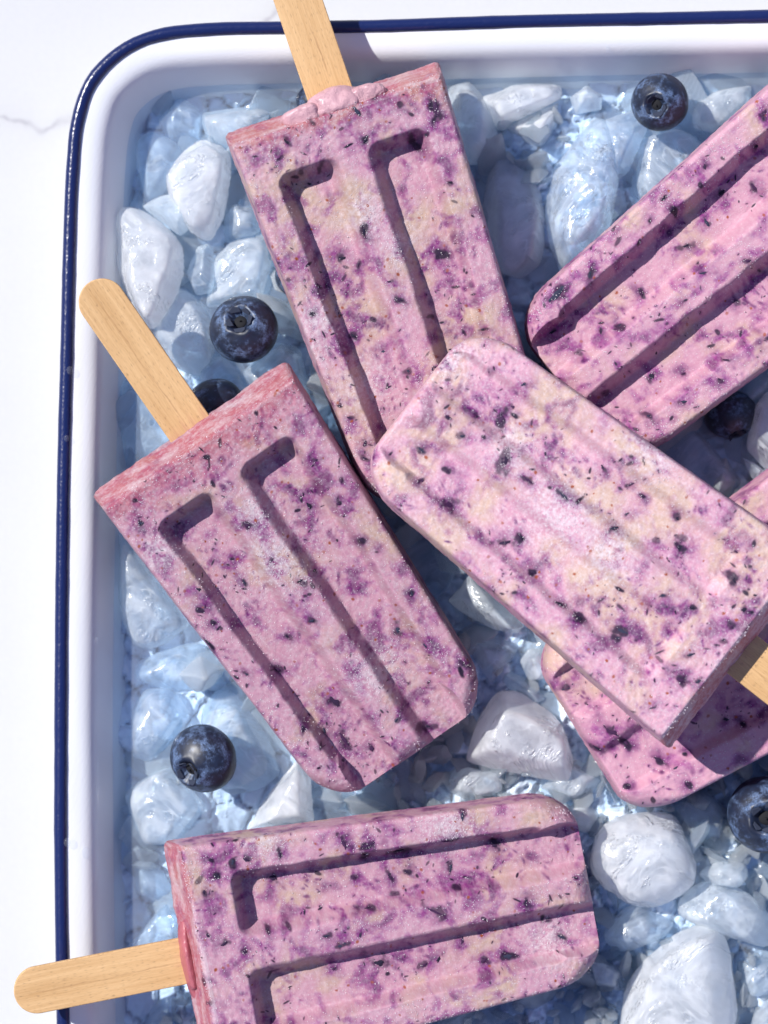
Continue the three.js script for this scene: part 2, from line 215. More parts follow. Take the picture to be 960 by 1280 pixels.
// [kind, top height mm, thickness mm, outline in photo pixels, what sets it apart, options]
const wetFilm = new THREE.MeshPhysicalMaterial({ color: col([1, 1, 1]), transmission: 0.97, thickness: 0, ior: 1.36, roughness: 0.13, bumpMap: iceBump, bumpScale: 0.0009, name: 'wet film' });
const ICE_LIST = [
  ['w', 31, 20, [[143, 272], [156, 259], [185, 266], [212, 286], [229, 310], [229, 340], [222, 368], [206, 402], [191, 414], [168, 388], [145, 330]], 'smooth tall ice chunk with glittering patch just above the upper left popsicle stick', { spark: 1, p: 18, cuts: 1, tilt: 0.2 }],
  ['w', 29, 18, [[208, 226], [230, 190], [252, 174], [276, 180], [294, 197], [294, 235], [281, 268], [276, 303], [250, 303], [222, 265]], 'upright oval ice chunk glittering in the top left corner beside the top popsicle', { spark: 1, p: 16, cuts: 1, tilt: 0.2 }],
  ['c', 27, 14, [[178, 258], [203, 244], [235, 245], [251, 258], [241, 280], [226, 295], [204, 282]], 'rough flat ice piece wedged between the two tall glittering chunks at top left', { rough: 0.08 }],
  ['k', 19, 12, [[166, 182], [185, 165], [206, 168], [230, 188], [224, 213], [206, 243], [181, 256], [172, 217]], 'half sunken clear ice chunk near the tray corner at top left', { p: 8 }],
  ['c', 24, 14, [[254, 138], [266, 117], [288, 123], [317, 133], [342, 130], [332, 165], [300, 192], [262, 180], [253, 160]], 'pale angular ice chunk under the upper left corner of the top popsicle', {}],
  ['k', 23, 14, [[280, 268], [302, 248], [322, 260], [333, 298], [306, 306], [281, 302]], 'small blue clear ice piece touching the left side of the top popsicle', { rough: 0.08 }],
  ['c', 24, 15, [[268, 321], [293, 301], [331, 298], [345, 334], [337, 374], [290, 382], [259, 385]], 'wide pale ice slab directly above the blueberry at upper left', {}],
  ['k', 26, 14, [[233, 342], [246, 309], [262, 304], [274, 334], [268, 364], [246, 369]], 'small crinkled clear ice piece left of the slab above the blueberry', { rough: 0.1, fine: 0.03 }],
  ['c', 25, 15, [[193, 413], [222, 360], [247, 371], [264, 396], [272, 440], [250, 472], [213, 456]], 'pale ice chunk between the upper left stick and the blueberry', {}],
  ['k', 23, 14, [[298, 468], [345, 428], [376, 438], [400, 545], [372, 560], [325, 500]], 'clear ice chunk below the upper left blueberry beside the left popsicle corner', {}],
  ['k', 18, 12, [[150, 482], [198, 452], [240, 482], [236, 545], [202, 590], [156, 602]], 'flat sunken ice slab below the upper left popsicle stick', { p: 9 }],
  ['k', 22, 14, [[240, 455], [262, 440], [300, 452], [322, 490], [300, 525], [255, 505]], 'sunken ice piece hidden behind the dark blueberry by the stick', {}],
  ['c', 22, 15, [[150, 655], [178, 690], [240, 780], [222, 796], [195, 811], [168, 808], [149, 760]], 'flat triangular ice slab against the left wall beside the left popsicle', { p: 10 }],
  ['k', 20, 12, [[160, 262], [172, 236], [186, 262], [176, 300], [156, 296]], 'thin sunken ice piece against the left wall above the smooth tall chunk', {}],
  ['k', 19, 11, [[196, 150], [228, 122], [252, 140], [248, 176], [214, 178]], 'sunken blue ice piece under the top wall left of the pale angular chunk', { p: 9 }],
  ['k', 20, 14, [[170, 816], [200, 811], [240, 785], [274, 832], [288, 867], [245, 864], [205, 862], [170, 850]], 'wide sunken ice slab under the left edge of the left popsicle', { p: 10 }],
  ['k', 23, 15, [[166, 886], [180, 862], [215, 861], [238, 897], [212, 931], [190, 953], [166, 946]], 'clear faceted ice cube left of the lower left blueberry', { rough: 0.05 }],
  ['k', 22, 15, [[252, 900], [266, 864], [290, 859], [316, 890], [337, 926], [352, 966], [322, 988], [280, 990]], 'clear blue ice chunk right of the lower left blueberry', { rough: 0.07 }],
  ['c', 24, 17, [[155, 993], [189, 965], [216, 953], [240, 985], [280, 1034], [255, 1055], [222, 1055], [203, 1080], [177, 1049]], 'large pale ice chunk below the lower left blueberry', {}],
  ['w', 28, 16, [[311, 1036], [330, 1000], [370, 952], [387, 968], [392, 1026]], 'white pointed ice chunk between the left popsicle tip and the bottom popsicle', { p: 20 }],
  ['k', 19, 13, [[166, 1068], [200, 1084], [222, 1122], [192, 1126], [168, 1112]], 'small sunken ice piece left of the bottom popsicle stick end', {}],
  ['k', 18, 12, [[158, 1185], [215, 1118], [232, 1172], [190, 1196]], 'sunken ice wedge above the bottom popsicle stick', {}],
  ['k', 22, 14, [[187, 1262], [206, 1247], [224, 1262], [228, 1296], [184, 1300]], 'small ice piece below the bottom popsicle stick', { rough: 0.08 }],
  ['c', 27, 17, [[560, 112], [585, 101], [606, 121], [622, 156], [622, 185], [608, 203], [586, 207], [560, 165]], 'rounded pale ice chunk at the upper right corner of the top popsicle', { p: 18 }],
  ['w', 27, 13, [[602, 122], [640, 107], [672, 104], [702, 107], [702, 123], [668, 141], [640, 153], [622, 159], [605, 137]], 'half moon ice slice by the top wall right of the top popsicle', { p: 22, cuts: 0 }],
  ['w', 25, 13, [[631, 159], [698, 128], [698, 150], [688, 171], [676, 184], [658, 179]], 'pale triangular ice piece under the half moon slice', { p: 20 }],
  ['c', 27, 16, [[602, 240], [618, 204], [640, 198], [665, 216], [679, 250], [682, 290], [676, 330], [655, 350], [626, 347], [606, 320]], 'shaded oval ice chunk right of the top popsicle', { p: 14 }],
  ['k', 31, 20, [[682, 250], [699, 200], [720, 170], [748, 146], [768, 160], [776, 222], [768, 282], [732, 325], [705, 348], [684, 302]], 'large clear oval ice chunk with a glittering patch above the right popsicle', { spark: 1, p: 12, cuts: 1, tilt: 0.16 }],
  ['k', 28, 15, [[752, 152], [790, 138], [808, 158], [816, 192], [786, 214], [768, 255]], 'clear flat ice piece below and left of the top right blueberry', {}],
  ['k', 23, 14, [[788, 180], [845, 160], [884, 182], [862, 222], [815, 262], [790, 240]], 'sunken clear ice piece under the top right blueberry', {}],
  ['c', 26, 12, [[714, 121], [735, 107], [753, 119], [751, 137], [720, 142]], 'small white ice lump against the top wall right of the half moon slice', { rough: 0.1 }],
  ['c', 24, 14, [[862, 130], [890, 115], [938, 108], [934, 135], [892, 168], [866, 162]], 'pale ice piece at the top wall right of the top right blueberry', { rough: 0.08 }],
  ['c', 30, 15, [[560, 752], [590, 716], [622, 742], [656, 783], [646, 791], [620, 789], [590, 774]], 'white ice wedge under the left edge of the middle popsicle', { p: 20 }],
  ['k', 26, 17, [[552, 767], [566, 758], [620, 788], [658, 788], [642, 822], [608, 862], [588, 818]], 'shaded blue ice block below the white wedge in the centre gap', { p: 16 }],
  ['w', 33, 20, [[584, 950], [592, 915], [602, 893], [625, 864], [647, 864], [672, 876], [692, 892], [708, 918], [716, 945], [716, 966], [706, 978], [680, 976], [640, 966], [600, 958]], 'big white D shaped ice chunk between left, bottom and hidden lower right popsicles', { p: 24, cuts: 1, tilt: 0.08 }],
  ['k', 25, 12, [[626, 852], [634, 837], [660, 849], [684, 874], [662, 884]], 'thin clear ice sliver behind the big white D shaped chunk', { rough: 0.08 }],
  ['c', 27, 13, [[650, 826], [662, 811], [680, 811], [692, 830], [681, 848], [659, 850]], 'small pale ice piece at the tip of the hidden lower right popsicle', { rough: 0.09 }],
  ['c', 26, 14, [[556, 971], [575, 954], [632, 964], [634, 991], [590, 1003], [560, 988]], 'pale blue ice block under the big white D shaped chunk', { rough: 0.08, fine: 0.03 }],
  ['c', 25, 13, [[676, 984], [720, 948], [758, 966], [742, 990], [704, 1003]], 'pale ice piece right below the big white D shaped chunk', { rough: 0.08 }],
  ['w', 34, 21, [[734, 1060], [744, 1036], [766, 1021], [805, 1013], [850, 1019], [864, 1050], [877, 1090], [846, 1127], [800, 1137], [758, 1117], [737, 1090]], 'round frosty ice lump right of the bottom popsicle tip', { rough: 0.07, fine: 0.035, p: 9 }],
  ['c', 28, 11, [[874, 1091], [904, 1074], [931, 1079], [935, 1096], [921, 1109], [884, 1106]], 'small rounded ice finger right of the round frosty lump', { p: 10 }],
  ['c', 30, 16, [[848, 1127], [880, 1100], [905, 1099], [942, 1119], [968, 1150], [968, 1176], [945, 1188], [898, 1167], [853, 1154]], 'large glittering ice chunk at the right edge above the quarter dome', { spark: 1, p: 14 }],
  ['k', 28, 14, [[754, 1165], [773, 1139], [800, 1128], [844, 1155], [826, 1174], [780, 1190], [761, 1182]], 'clear ice nugget between the round frosty lump and the quarter dome', { rough: 0.07 }],
  ['w', 33, 20, [[776, 1310], [782, 1240], [796, 1208], [820, 1184], [860, 1159], [905, 1156], [916, 1190], [920, 1310]], 'big white quarter dome ice chunk at the bottom right', { p: 24, cuts: 1, tilt: 0.08 }],
  ['c', 28, 15, [[932, 1300], [944, 1262], [966, 1244], [984, 1300]], 'pale ice piece cut off by the bottom right corner', {}],
  ['c', 25, 12, [[698, 1012], [732, 1002], [752, 1018], [736, 1042], [712, 1036]], 'small ice piece left of the round frosty lump', { rough: 0.1 }],
  ['c', 31, 16, [[934, 562], [941, 510], [960, 490], [990, 500], [990, 580], [960, 589]], 'white ice chunk at the right edge below the right popsicle', { p: 20 }],
  ['k', 27, 10, [[927, 572], [946, 580], [964, 596], [944, 604]], 'small crystal shard below the white chunk at the right edge', { rough: 0.14, fine: 0.05 }],
  ['k', 22, 13, [[815, 560], [868, 530], [900, 566], [930, 600], [880, 640], [836, 610]], 'dark shaded ice slab between the right and middle popsicles', { p: 10 }],
  ['k', 25, 12, [[925, 492], [948, 462], [975, 455], [960, 490], [935, 510]], 'blue ice piece at the right edge under the right popsicle', {}],
  ['k', 21, 13, [[470, 690], [520, 640], [575, 700], [556, 745], [510, 760]], 'dark shaded ice slab in the gap between left and middle popsicles', { p: 10 }],
  ['c', 26, 13, [[730, 1190], [752, 1196], [782, 1214], [775, 1238], [745, 1232]], 'small ice piece right of the bottom popsicle by the quarter dome', { rough: 0.1 }],
  ['k', 24, 12, [[920, 1200], [962, 1196], [972, 1238], [938, 1252], [922, 1232]], 'clear ice piece right of the quarter dome', { rough: 0.1 }],
  ['k', 25, 12, [[840, 1010], [882, 985], [908, 1015], [900, 1056], [866, 1050]], 'clear ice piece left of the lower right blueberry', { rough: 0.12, fine: 0.04 }],
];
ICE_LIST.forEach(([kind, top, th, poly, label, opt], i) => {
  const yTop = top / 1000, h = th / 1000, yMid = yTop - h / 2, pts = poly.map(([x, y]) => at(x, y, yMid));
  const c = pts.reduce((a, p) => a.add(p), new THREE.Vector3()).multiplyScalar(1 / pts.length);
  const ext = Math.max(...pts.map((p) => p.distanceTo(c)));
  const m = mesh('ice_chunk', lump({ outline: pts.map((p) => [p.x - c.x, p.z - c.z]), h, seed: 100 + i, glint: true, detail: ext > 0.012 ? 34 : ext > 0.008 ? 26 : 20, ...opt }), ICE[kind]);
  m.position.set(c.x, yMid, c.z);
  if (top >= 22) { const f = mesh('wet_film', m.geometry, wetFilm, m); f.scale.setScalar(1.012); }
  tag(m, label, 'ice chunk', 'ice chunks in the tray');
});
{ // crushed ice filling the bottom of the tray
  const r = rng(404), shapes = [0, 1, 2, 3].map((k) => {
    const out = []; const n = 5 + k % 3; for (let i = 0; i < n; i++) { const a = (i + 0.6 * r()) / n * 6.283, q = 0.5 * (0.65 + 0.5 * r()); out.push([Math.cos(a) * q, Math.sin(a) * q]); }
    return lump({ outline: out, h: 0.5, seed: 900 + k, detail: 8, p: 26, rough: 0.13, cuts: 4, draft: 0.7, fine: 0.05 });
  });
  const spots = [], inside = (x, z) => x > -0.0655 && z > -0.110;
  const put = (px, py, y, s) => { const p = at(px, py, y); if (inside(p.x, p.z)) spots.push([p.x, y, p.z, s]); };
  for (let i = 0; i < 300; i++) put(150 + r() * 900, 95 + r() * 1330, 0.011 + r() * 0.006, 0.010 + r() * 0.013);
  const dense = [[640, 900, 120, 150, 60], [800, 1120, 170, 190, 170], [840, 1240, 150, 60, 60], [560, 965, 90, 60, 40], [900, 1010, 80, 70, 50], [650, 1265, 120, 40, 40], [700, 220, 90, 110, 24], [240, 1280, 60, 30, 16]];
  for (const [cx, cy, rx, ry, n] of dense) for (let i = 0; i < n; i++) { const a = r() * 6.283, q = Math.sqrt(r()); put(cx + rx * q * Math.cos(a), cy + ry * q * Math.sin(a), 0.0185 + r() * 0.005, 0.003 + r() * r() * 0.008); }
  for (let i = 0; i < 900; i++) { const x = 0.1 + r() * 0.11, z = -0.1 + r() * 0.33; spots.push([x, 0.008 + r() * 0.012, z, 0.008 + r() * 0.012]); }
  for (let i = 0; i < 900; i++) { const x = -0.06 + r() * 0.27, z = 0.14 + r() * 0.095; spots.push([x, 0.008 + r() * 0.012, z, 0.008 + r() * 0.012]); }
  const slushy = (x, z) => dense.reduce((v, [cx, cy, rx, ry]) => { const p = at(cx, cy, 0.018), a = (x - p.x) / (rx * 0.0002), b = (z - p.z) / (ry * 0.0002); return Math.max(v, 1 - sstep(0.7, 1.25, Math.hypot(a, b))); }, 0);
  const edge = inset(0.0112, 0), within = (x, z) => { let c = false; for (let i = 0, j = edge.length - 1; i < edge.length; j = i++) if ((edge[i].z > z) !== (edge[j].z > z) && x < (edge[j].x - edge[i].x) * (z - edge[i].z) / (edge[j].z - edge[i].z) + edge[i].x) c = !c; return c; };
  const hash = (a, b, k) => { const q = Math.sin(a * 127.1 + b * 311.7 + k * 74.7) * 43758.5453; return q - Math.floor(q); };
  const chips = (x, z, size, k) => {                             // packed chips of ice: every cell a small plane tipped its own way
    const X = x / size, Z = z / size, cx = Math.floor(X), cz = Math.floor(Z); let d1 = 9, d2 = 9, h = 0;
    for (let a = -1; a <= 1; a++) for (let b = -1; b <= 1; b++) {
      const i = cx + a, j = cz + b, fx = i + 0.1 + 0.8 * hash(i, j, k), fz = j + 0.1 + 0.8 * hash(i, j, k + 1), d = Math.hypot(X - fx, Z - fz);
      if (d < d1) { d2 = d1; d1 = d; h = hash(i, j, k + 2) + (X - fx) * 1.5 * (hash(i, j, k + 3) - 0.5) + (Z - fz) * 1.5 * (hash(i, j, k + 4) - 0.5); } else if (d < d2) d2 = d;
    }
    return size * (0.5 * h - 0.28 * (1 - sstep(0, 0.16, d2 - d1)));
  };
  const NX = 400, NZ = 500, gx = (i) => -0.075 + i / NX * 0.2175 * (1 + 0.15 * i / NX), gz = (j) => -0.122 + j / NZ * 0.27 * (1 + 0.30 * j / NZ), P = [], UVS = [], IX = [], ok = [];
  for (let j = 0; j <= NZ; j++) for (let i = 0; i <= NX; i++) {
    const x = gx(i), z = gz(j), k = slushy(x, z), rg = 1 - Math.abs(noise(x * 170, z * 170, 4)), cell = Math.abs(noise(x * 330, z * 330, 8));
    const jx = x + 0.0008 * noise(x * 500, z * 500, 6), jz = z + 0.0008 * noise(x * 500, z * 500, 16); P.push(x, 0.0095 + 0.0036 * fbm(x * 60, z * 60, 2, 3) + 0.0012 * rg + chips(jx, jz, 0.0078, 1) * 0.9 + k * (0.0058 + 0.0010 * cell + chips(jx, jz, 0.0036, 31) * 0.9), z); UVS.push(x / 0.02, z / 0.02); ok.push(within(x, z));
  }
  for (let j = 0; j < NZ; j++) for (let i = 0; i < NX; i++) { const a = j * (NX + 1) + i, b = a + 1, c = a + NX + 1, d = c + 1; if (ok[a] && ok[b] && ok[c] && ok[d]) IX.push(a, c, b, b, c, d); }
  const sg = new THREE.BufferGeometry(); sg.setAttribute('position', new THREE.Float32BufferAttribute(P, 3)); sg.setAttribute('uv', new THREE.Float32BufferAttribute(UVS, 2)); sg.setIndex(IX); sg.computeVertexNormals();
  const holder = thing('crushed_ice', 'crushed ice shards filling the gaps between the ice chunks', 'crushed ice'); holder.userData.kind = 'stuff';
  mesh('packed_slush', sg, new THREE.MeshPhysicalMaterial({ color: col([0.66, 0.765, 0.89]), roughness: 0.35, clearcoat: 0.8, clearcoatRoughness: 0.12, bumpMap: iceBump, bumpScale: 0.0006, name: 'slush' }), holder).userData.kind = 'stuff';
  shapes.forEach((g, k) => {
    const mine = spots.filter((_, i) => i % 4 === k), im = new THREE.InstancedMesh(g, ICE[k % 2 ? 'k' : 'c'], mine.length), M = new THREE.Matrix4(), q = new THREE.Quaternion();
    mine.forEach(([x, y, z, s], i) => { q.setFromEuler(new THREE.Euler(r() * 6.3, r() * 6.3, r() * 6.3)); im.setMatrixAt(i, M.compose(new THREE.Vector3(x, y, z), q, new THREE.Vector3(s * (0.7 + 1.2 * r()), s * (0.4 + 0.6 * r()), s))); });
    const wet = mine.map((q, i) => i).filter((i) => mine[i][1] > 0.0205), wf = new THREE.InstancedMesh(g, wetFilm, wet.length), S3 = new THREE.Matrix4().makeScale(1.03, 1.03, 1.03); wet.forEach((i, n) => { im.getMatrixAt(i, M); wf.setMatrixAt(n, M.multiply(S3)); });
    wf.name = 'wet_film'; wf.userData.kind = 'stuff'; wf.castShadow = wf.receiveShadow = true; holder.add(wf);
    im.name = 'ice_shards'; im.userData.kind = 'stuff'; im.castShadow = im.receiveShadow = true; holder.add(im);
  });
}

// ───────────────────────── popsicles ─────────────────────────
const frostBump = tex(1024, 1024, (d, w, h) => {                // 40 mm tile of frozen grain
  for (let j = 0; j < h; j++) for (let i = 0; i < w; i++) {
    const a = noise(i / 5, j / 5, 2), b = noise(i / 11, j / 11, 7), c = noise(i / 2.6, j / 2.6, 13), patch = clamp(0.55 + 0.9 * noise(i / 110, j / 110, 21));
    const v = clamp(0.42 + (0.16 * a + 0.10 * b + 0.16 * c + 0.35 * Math.max(0, a * b)) * (0.5 + patch)) * 255, o = (j * w + i) * 4; d[o] = d[o + 1] = d[o + 2] = v; d[o + 3] = 255;
  }
}, false, [1 / 0.04, 1 / 0.04]);
const woodMats = [0, 1, 2, 3].map((kind) => {                      // 16 x 110 mm of birch with fibres, a streak of heartwood and juice soaked up next to the ice
  const o0 = kind * 31.7, map = tex(256, 1024, (d, w, h) => {
    for (let j = 0; j < h; j++) for (let i = 0; i < w; i++) {
      const x = i / w * 16 + o0, X = i / w * 16 > 8 ? i / w * 16 - 16 : i / w * 16, z = j / h * 114, wob = 0.7 * noise(z * 0.05, o0, 5) + 0.2 * noise(z * 0.25, o0, 8);
      const g = noise(x * 2.6 + wob, z * 0.06, 1 + o0), f = noise(x * 8 + wob * 2, z * 0.35, 4), ff = noise(x * 17, z * 0.9, 14), pore = Math.max(0, noise(x * 6, z * 0.7, 9) - 0.30), big = fbm(x * 0.22, z * 0.03, 6 + o0, 3);
      const line = Math.exp(-(((X - 1.6 + kind - wob * 1.6) / (0.16 + 0.1 * noise(z * 0.4, 3, o0))) ** 2)) * clamp(0.9 * noise(z * 0.07, o0 + 2, 3) + 0.25), stain = clamp(sstep(72, 63, z + 2.6 * noise(x * 0.9, 3, o0) + 1.2 * f)) * 0.75;
      const t = clamp(0.5 + 0.30 * g + 0.20 * f + 0.10 * ff + 0.5 * big), k = (1 - 1.0 * pore) * (1 - 0.5 * line), o = (j * w + i) * 4;
      d[o] = enc(mix(mix(0.46, 0.68, t), 0.46, stain) * k); d[o + 1] = enc(mix(mix(0.26, 0.44, t), 0.20, stain) * k * (1 - 0.12 * line)); d[o + 2] = enc(mix(mix(0.10, 0.215, t), 0.14, stain) * k * (1 - 0.2 * line)); d[o + 3] = 255;
    }
  }, true, [1 / 0.016, 1 / 0.114]);
  return new THREE.MeshStandardMaterial({ map, roughness: 0.6, bumpMap: map, bumpScale: 0.00014, name: 'birch wood' });
});
const stickGeo = (() => {
  const w = 0.0056, L = 0.112, s = new THREE.Shape();
  s.moveTo(-w, w); s.lineTo(-w, L - w); s.absarc(0, L - w, w, Math.PI, 0, true); s.lineTo(w, w); s.absarc(0, w, w, 0, Math.PI, true);
  const g = new THREE.ExtrudeGeometry(s, { depth: 0.0014, bevelEnabled: true, bevelThickness: 0.0003, bevelSize: 0.0003, bevelSegments: 3, curveSegments: 20 });
  g.rotateX(-Math.PI / 2).translate(0, -0.0007, 0);              // runs from z = 0 to z = -L
  return g;
})();
const T = 0.022;
function popShape(o) {
  const { L, W, tip, seed } = o, hw = W / 2, R = 0.0125, R0 = 0.0014, gd = o.groove ?? 0.0066;
  const re = (Z) => mix(0.0016, 0.0054, sstep(L - 0.016, L - 0.002, Z));
  const round = (d, r) => (d >= r ? 0 : r - Math.sqrt(Math.max(0, r * r - (r - d) ** 2)));
  // plan: the square grid point (X, Z) -> outline with rounded corners
  function plan(X, Z) {
    const sx = Math.sign(X) || 1, a = Math.abs(X);
    for (const [rr, zc, s] of [[R, L - R, 1], [R0, R0, -1]]) {
      const da = (a - (hw - rr)) / rr, db = (Z - zc) * s / rr;
      if (da > 0 && db > 0) { const m = Math.max(da, db), h = Math.hypot(da, db), f = m / h; return [sx * (hw - rr + da * f * rr), zc + s * db * f * rr, sx * da / h, s * db / h]; }
    }
    const ex = hw - a, e0 = Z, e1 = L - Z;
    if (ex <= e0 && ex <= e1) return [X, Z, sx, 0];
    return e1 < e0 ? [X, Z, 0, 1] : [X, Z, 0, -1];
  }
  const groove = (X, Z) => {
    const w = Math.abs(X) / hw, so = (o.soft ?? 0.0018) / hw, c = 0.435, hf = 0.245, bend = 0.022 * noise(Z * 55, seed) + 0.012 * noise(Z * 200, seed + 3);
    const rr = 0.0019, qx = (Math.abs(w + bend - c) - hf) * hw + rr, qz = 0.0122 + rr - Z, sw = so * hw, d = Math.hypot(Math.max(qx, 0), Math.max(qz, 0)) + Math.min(Math.max(qx, qz), 0) - rr;
    return gd * (1 - mix(clamp((d + sw) / (2 * sw)), sstep(-sw, sw, d), 0.55));
  };
  const topY = (X, Z) => {
    const e = Math.min(hw - Math.abs(X), L - Z, Z), r = Z < 0.004 && e === Z ? 0.0008 : re(Z);
    const a = T / 2 - round(Math.max(0, e), r), b = T / 2 - groove(X, Z), k = 0.0006, h = clamp(0.5 + 0.5 * (b - a) / k);
    return mix(b, a, h) - k * h * (1 - h);
  };
  const warp = (x, z, y) => [x * (1 - (1 - tip) * z / L) * (1 - 0.045 * Math.abs(y) / (T / 2)) , L / 2 + (z - L / 2) * (1 - 0.018 * Math.abs(y) / (T / 2)) - 0.0034 * (1 - sstep(0, 0.012, z)) * (1 - Math.min(1, Math.max(0, y) / (T / 2 - 0.001)))];
  const bumpy = (x, y, z, s) => s * (0.00013 * noise(x * 900, z * 900, y * 900 + seed) + 0.00010 * noise(x * 330, z * 330, y * 330 + seed * 2) * (0.5 + clamp(0.4 + 1.5 * noise(x * 60, z * 60, seed))) + 0.00018 * noise(x * 90, z * 90, y * 90 + seed));
  return { hw, L, plan, topY, warp, bumpy, re, groove, R };
}
function popGeometry(S, o) {
  const { hw, L, plan, topY, warp, bumpy, re } = S, NU = 168, NV = 280;
  const ease = (t) => t + 0.6 / Math.PI * Math.sin(Math.PI * t);                       // finer near the edges
  const U = [...Array(NU + 1)].map((_, i) => ease(i / NU * 2 - 1) * hw), V = [...Array(NV + 1)].map((_, j) => (ease(j / NV * 2 - 1) + 1) / 2 * L);
  const pos = [], uv = [], idx = [];
  const add = (x, y, z, u, v) => { pos.push(x, y, z); uv.push(u, v); return pos.length / 3 - 1; };
  const top = [];
  for (let j = 0; j <= NV; j++) for (let i = 0; i <= NU; i++) {
    const [x, z] = plan(U[i], V[j]), y = topY(U[i], V[j]), [wx, wz] = warp(x, z, y), e = Math.min(hw - Math.abs(U[i]), L - V[j], V[j]);
    top.push(add(wx, y + bumpy(wx, y, wz, clamp(e / 0.0012)), wz, wx, wz));
  }
  for (let j = 0; j < NV; j++) for (let i = 0; i < NU; i++) { const a = top[j * (NU + 1) + i], b = a + 1, c = a + NU + 1, d = c + 1; idx.push(a, c, b, b, c, d); }
  // outline loop, clockwise from above
  const loop = [];
  for (let i = 0; i < NU; i++) loop.push([i, 0]); for (let j = 0; j < NV; j++) loop.push([NU, j]); for (let i = NU; i > 0; i--) loop.push([i, NV]); for (let j = NV; j > 0; j--) loop.push([0, j]);
  const rows = 16; let prev = loop.map(([i, j]) => top[j * (NU + 1) + i]);
  const yb = -T / 2 + 0.0012;
  for (let k = 1; k <= rows; k++) {
    const cur = loop.map(([i, j], q) => {
      const X = U[i], Z = V[j], [x, z, nx, nz] = plan(X, Z), y0 = topY(X, Z), y = mix(y0, yb, k / rows), [wx, wz] = warp(x, z, y), end = nz < -0.5 ? 1 : 0;
      let b = bumpy(wx, y, wz, 1);
      b -= 0.00035 * Math.exp(-(((y - 0.001) / 0.0007) ** 2)) * (1 - end);               // mould seam line
      if (end) b += 0.0006 * noise(wx * 110, y * 120, o.seed * 3) + 0.00022 * noise(wx * 420, y * 420, o.seed) ;
      const dep = y0 - y;
      return add(wx + nx * b, y, wz + nz * b, wx + nx * dep, wz + nz * dep);
    });
    for (let q = 0; q < loop.length; q++) { const n = (q + 1) % loop.length; idx.push(prev[q], prev[n], cur[q], prev[n], cur[n], cur[q]); }
    prev = cur;
  }
  const cI = add(0, -T / 2, L / 2, 0, L / 2), ring = loop.map(([i, j]) => { const [x, z] = plan(U[i], V[j]), [wx, wz] = warp(x * 0.96, L / 2 + (z - L / 2) * 0.97, T / 2); return add(wx, -T / 2, wz, wx, wz); });
  for (let q = 0; q < loop.length; q++) { const n = (q + 1) % loop.length; idx.push(prev[q], prev[n], ring[q], prev[n], ring[n], ring[q], ring[q], ring[n], cI); }
  const g = new THREE.BufferGeometry(); g.setAttribute('position', new THREE.Float32BufferAttribute(pos, 3)); g.setAttribute('uv', new THREE.Float32BufferAttribute(uv, 2)); g.setIndex(idx); g.computeVertexNormals();
  return g;
}
